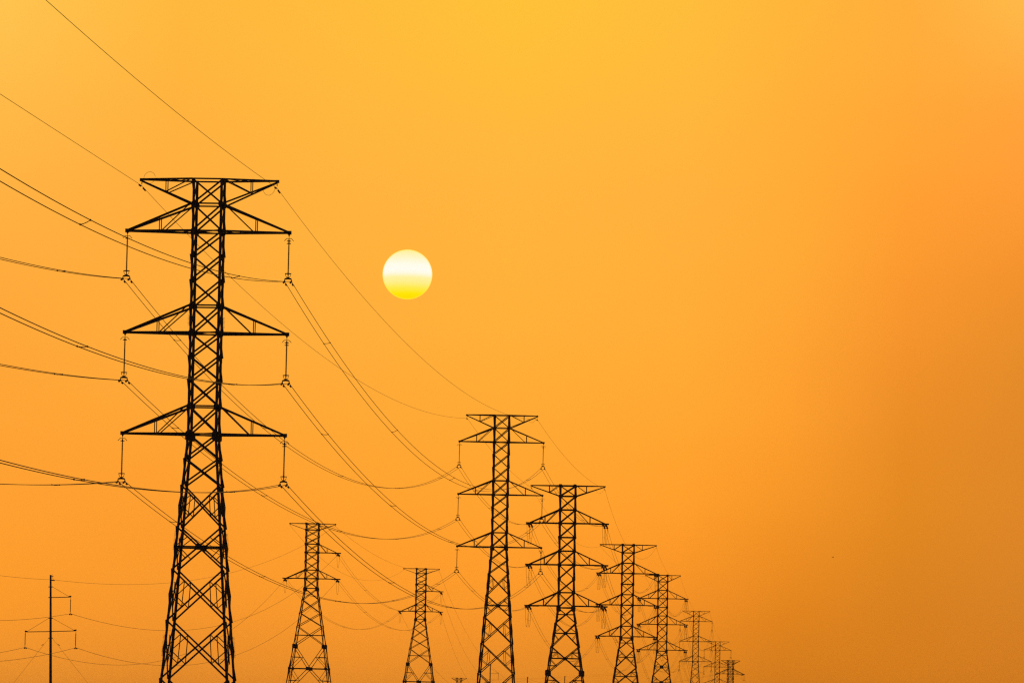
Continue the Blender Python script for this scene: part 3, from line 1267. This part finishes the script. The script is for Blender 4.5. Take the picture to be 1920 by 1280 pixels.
earth(loc('B1', -3.8, .35), loc('B2', -3.8, .35), 5.2, 'left earth wire drooping between the tops of the two splayed towers', GBE, .0145)
earth(pe[2], pe[3], 2.8, 'earth wire dropping from the splayed tower below the sun to the far pole', GBE, .016)
earth(pe[3], pe[4], 2.2, 'faint earth wire from the far pole to the pole tip left of third row tower', GBE, .016)
earth(pe[4], pe[5], 1.6, 'faint earth wire between the two pole tips around the third row tower', GBE, .016)

# ------------------------------------------------------------------ distant crossing line
GD = 'wires of the distant crossing line'
for s in (-1, 1):
    earth(loc('D', s * 4.35, .4), loc('C', s * 4.35, .4), 2.8, f'faint earth wire joining the top {SIDE[s]} arms of the two hazy distant towers', GD, .016)
    a, b = loc('D', s * 6.2, 6.4), loc('C', s * 6.2, 6.4)
    dd = (a - b)
    L = hypot(dd.x, dd.y)
    dv = Vector((dd.x / L, dd.y / L, dd.z / L - 4 * 6.0 / L)).normalized()
    e = b + dv * STR_TOT
    strain('a', b, dv, f'dark strain insulator on the {SIDE[s]} arm of the small hazy sideways tower', 'strain insulators of the distant line')
    bundle('conductor_pair', e, a, 6.0, f'faint twin wires joining the {SIDE[s]} arms of the two hazy distant towers', GD, True, .016, spacers=())
    if s < 0:
        continue
    m = MB()
    for dx in (-.55, .1):
        m.tube([(dx, 0, 0), (dx, 0, -2.7)], .035, 5)
        m.lathe((dx, 0, -2.7), (0, 0, -1), [(0, .05), (.12, .14), (.22, .14), (.26, .05)], 8)
    m.tube([(-.75, 0, -2.85), (.3, 0, -2.85)], .03, 5)
    o = m.build('jumper_support', M_STEEL)
    o.location = loc('C', s * 6.7, 6.25)
    o.rotation_euler = (0, 0, -radians(YAW['C']))
    tag(o, f'pair of rods hanging from the {SIDE[s]} arm end of the small hazy sideways tower', 'insulator', 'jumper supports of the hazy tower')
    j = MB()
    tgt = loc('C', s * 6.4, 6.25 + 2.85) - e
    j.tube([Vector((0, 0, 0)).lerp(tgt, k / 12) + Vector((0, 0, -1.1 * sin(pi * k / 12) * (1 - .35 * k / 12))) for k in range(13)], .018, 5)
    o = j.build('jumper_loop', M_WIRE)
    o.location = e
    tag(o, f'curved jumper wire under the {SIDE[s]} arm of the small hazy sideways tower', 'jumper', 'jumpers of the hazy tower')

# ------------------------------------------------------------------ bird
br = empty('bird', at(1561.8, 1044.3, 900))
tag(br, 'tiny dark bird flying alone in the open sky right of the towers', 'bird')
m = MB()
m.lathe((-.13, 0, 0), (1, .15, .05), [(0, .006), (.05, .03), (.13, .045), (.2, .035), (.24, .026), (.27, .028), (.295, .015), (.32, .004)], 10)
m.add([(-.13, -.01, .0), (-.24, -.05, .0), (-.25, 0, .006), (-.24, .05, .0), (-.13, .01, .006)], [(0, 1, 2, 4), (2, 3, 4), (0, 2, 1), (0, 4, 3, 2)])
body = m.build('body', M_BIRD, br)
for s in (-1, 1):
    w = MB()
    top = [(.08, .02, .02), (.06, .14, .10), (0, .26, .17), (-.03, .15, .09), (-.05, .03, .02)]
    pts = [(x, s * y, z) for x, y, z in top]
    vs = pts + [(x, y, z - .008) for x, y, z in pts]
    w.add(vs, [(0, 1, 2, 3, 4), (9, 8, 7, 6, 5), (0, 5, 6, 1), (1, 6, 7, 2), (2, 7, 8, 3), (3, 8, 9, 4), (4, 9, 5, 0)])
    w.build('wing', M_BIRD, br)

# ------------------------------------------------------------------ dusty air
HAZE = 5e-5
hz = MB()
hz.box((0, 5550, 30.5), 13100, 13000, 63)
mh = bpy.data.materials.new('dusty_air')
mh.use_nodes = True
t = mh.node_tree
for n in list(t.nodes):
    t.nodes.remove(n)
pv = t.nodes.new('ShaderNodeVolumePrincipled')
pv.inputs['Color'].default_value = (0.92, 0.62, 0.32, 1)
pv.inputs['Density'].default_value = HAZE
pv.inputs['Anisotropy'].default_value = 0.2
om = t.nodes.new('ShaderNodeOutputMaterial')
t.links.new(pv.outputs[0], om.inputs['Volume'])
tag(hz.build('haze', mh), 'thin dusty air between the towers', kind='stuff')
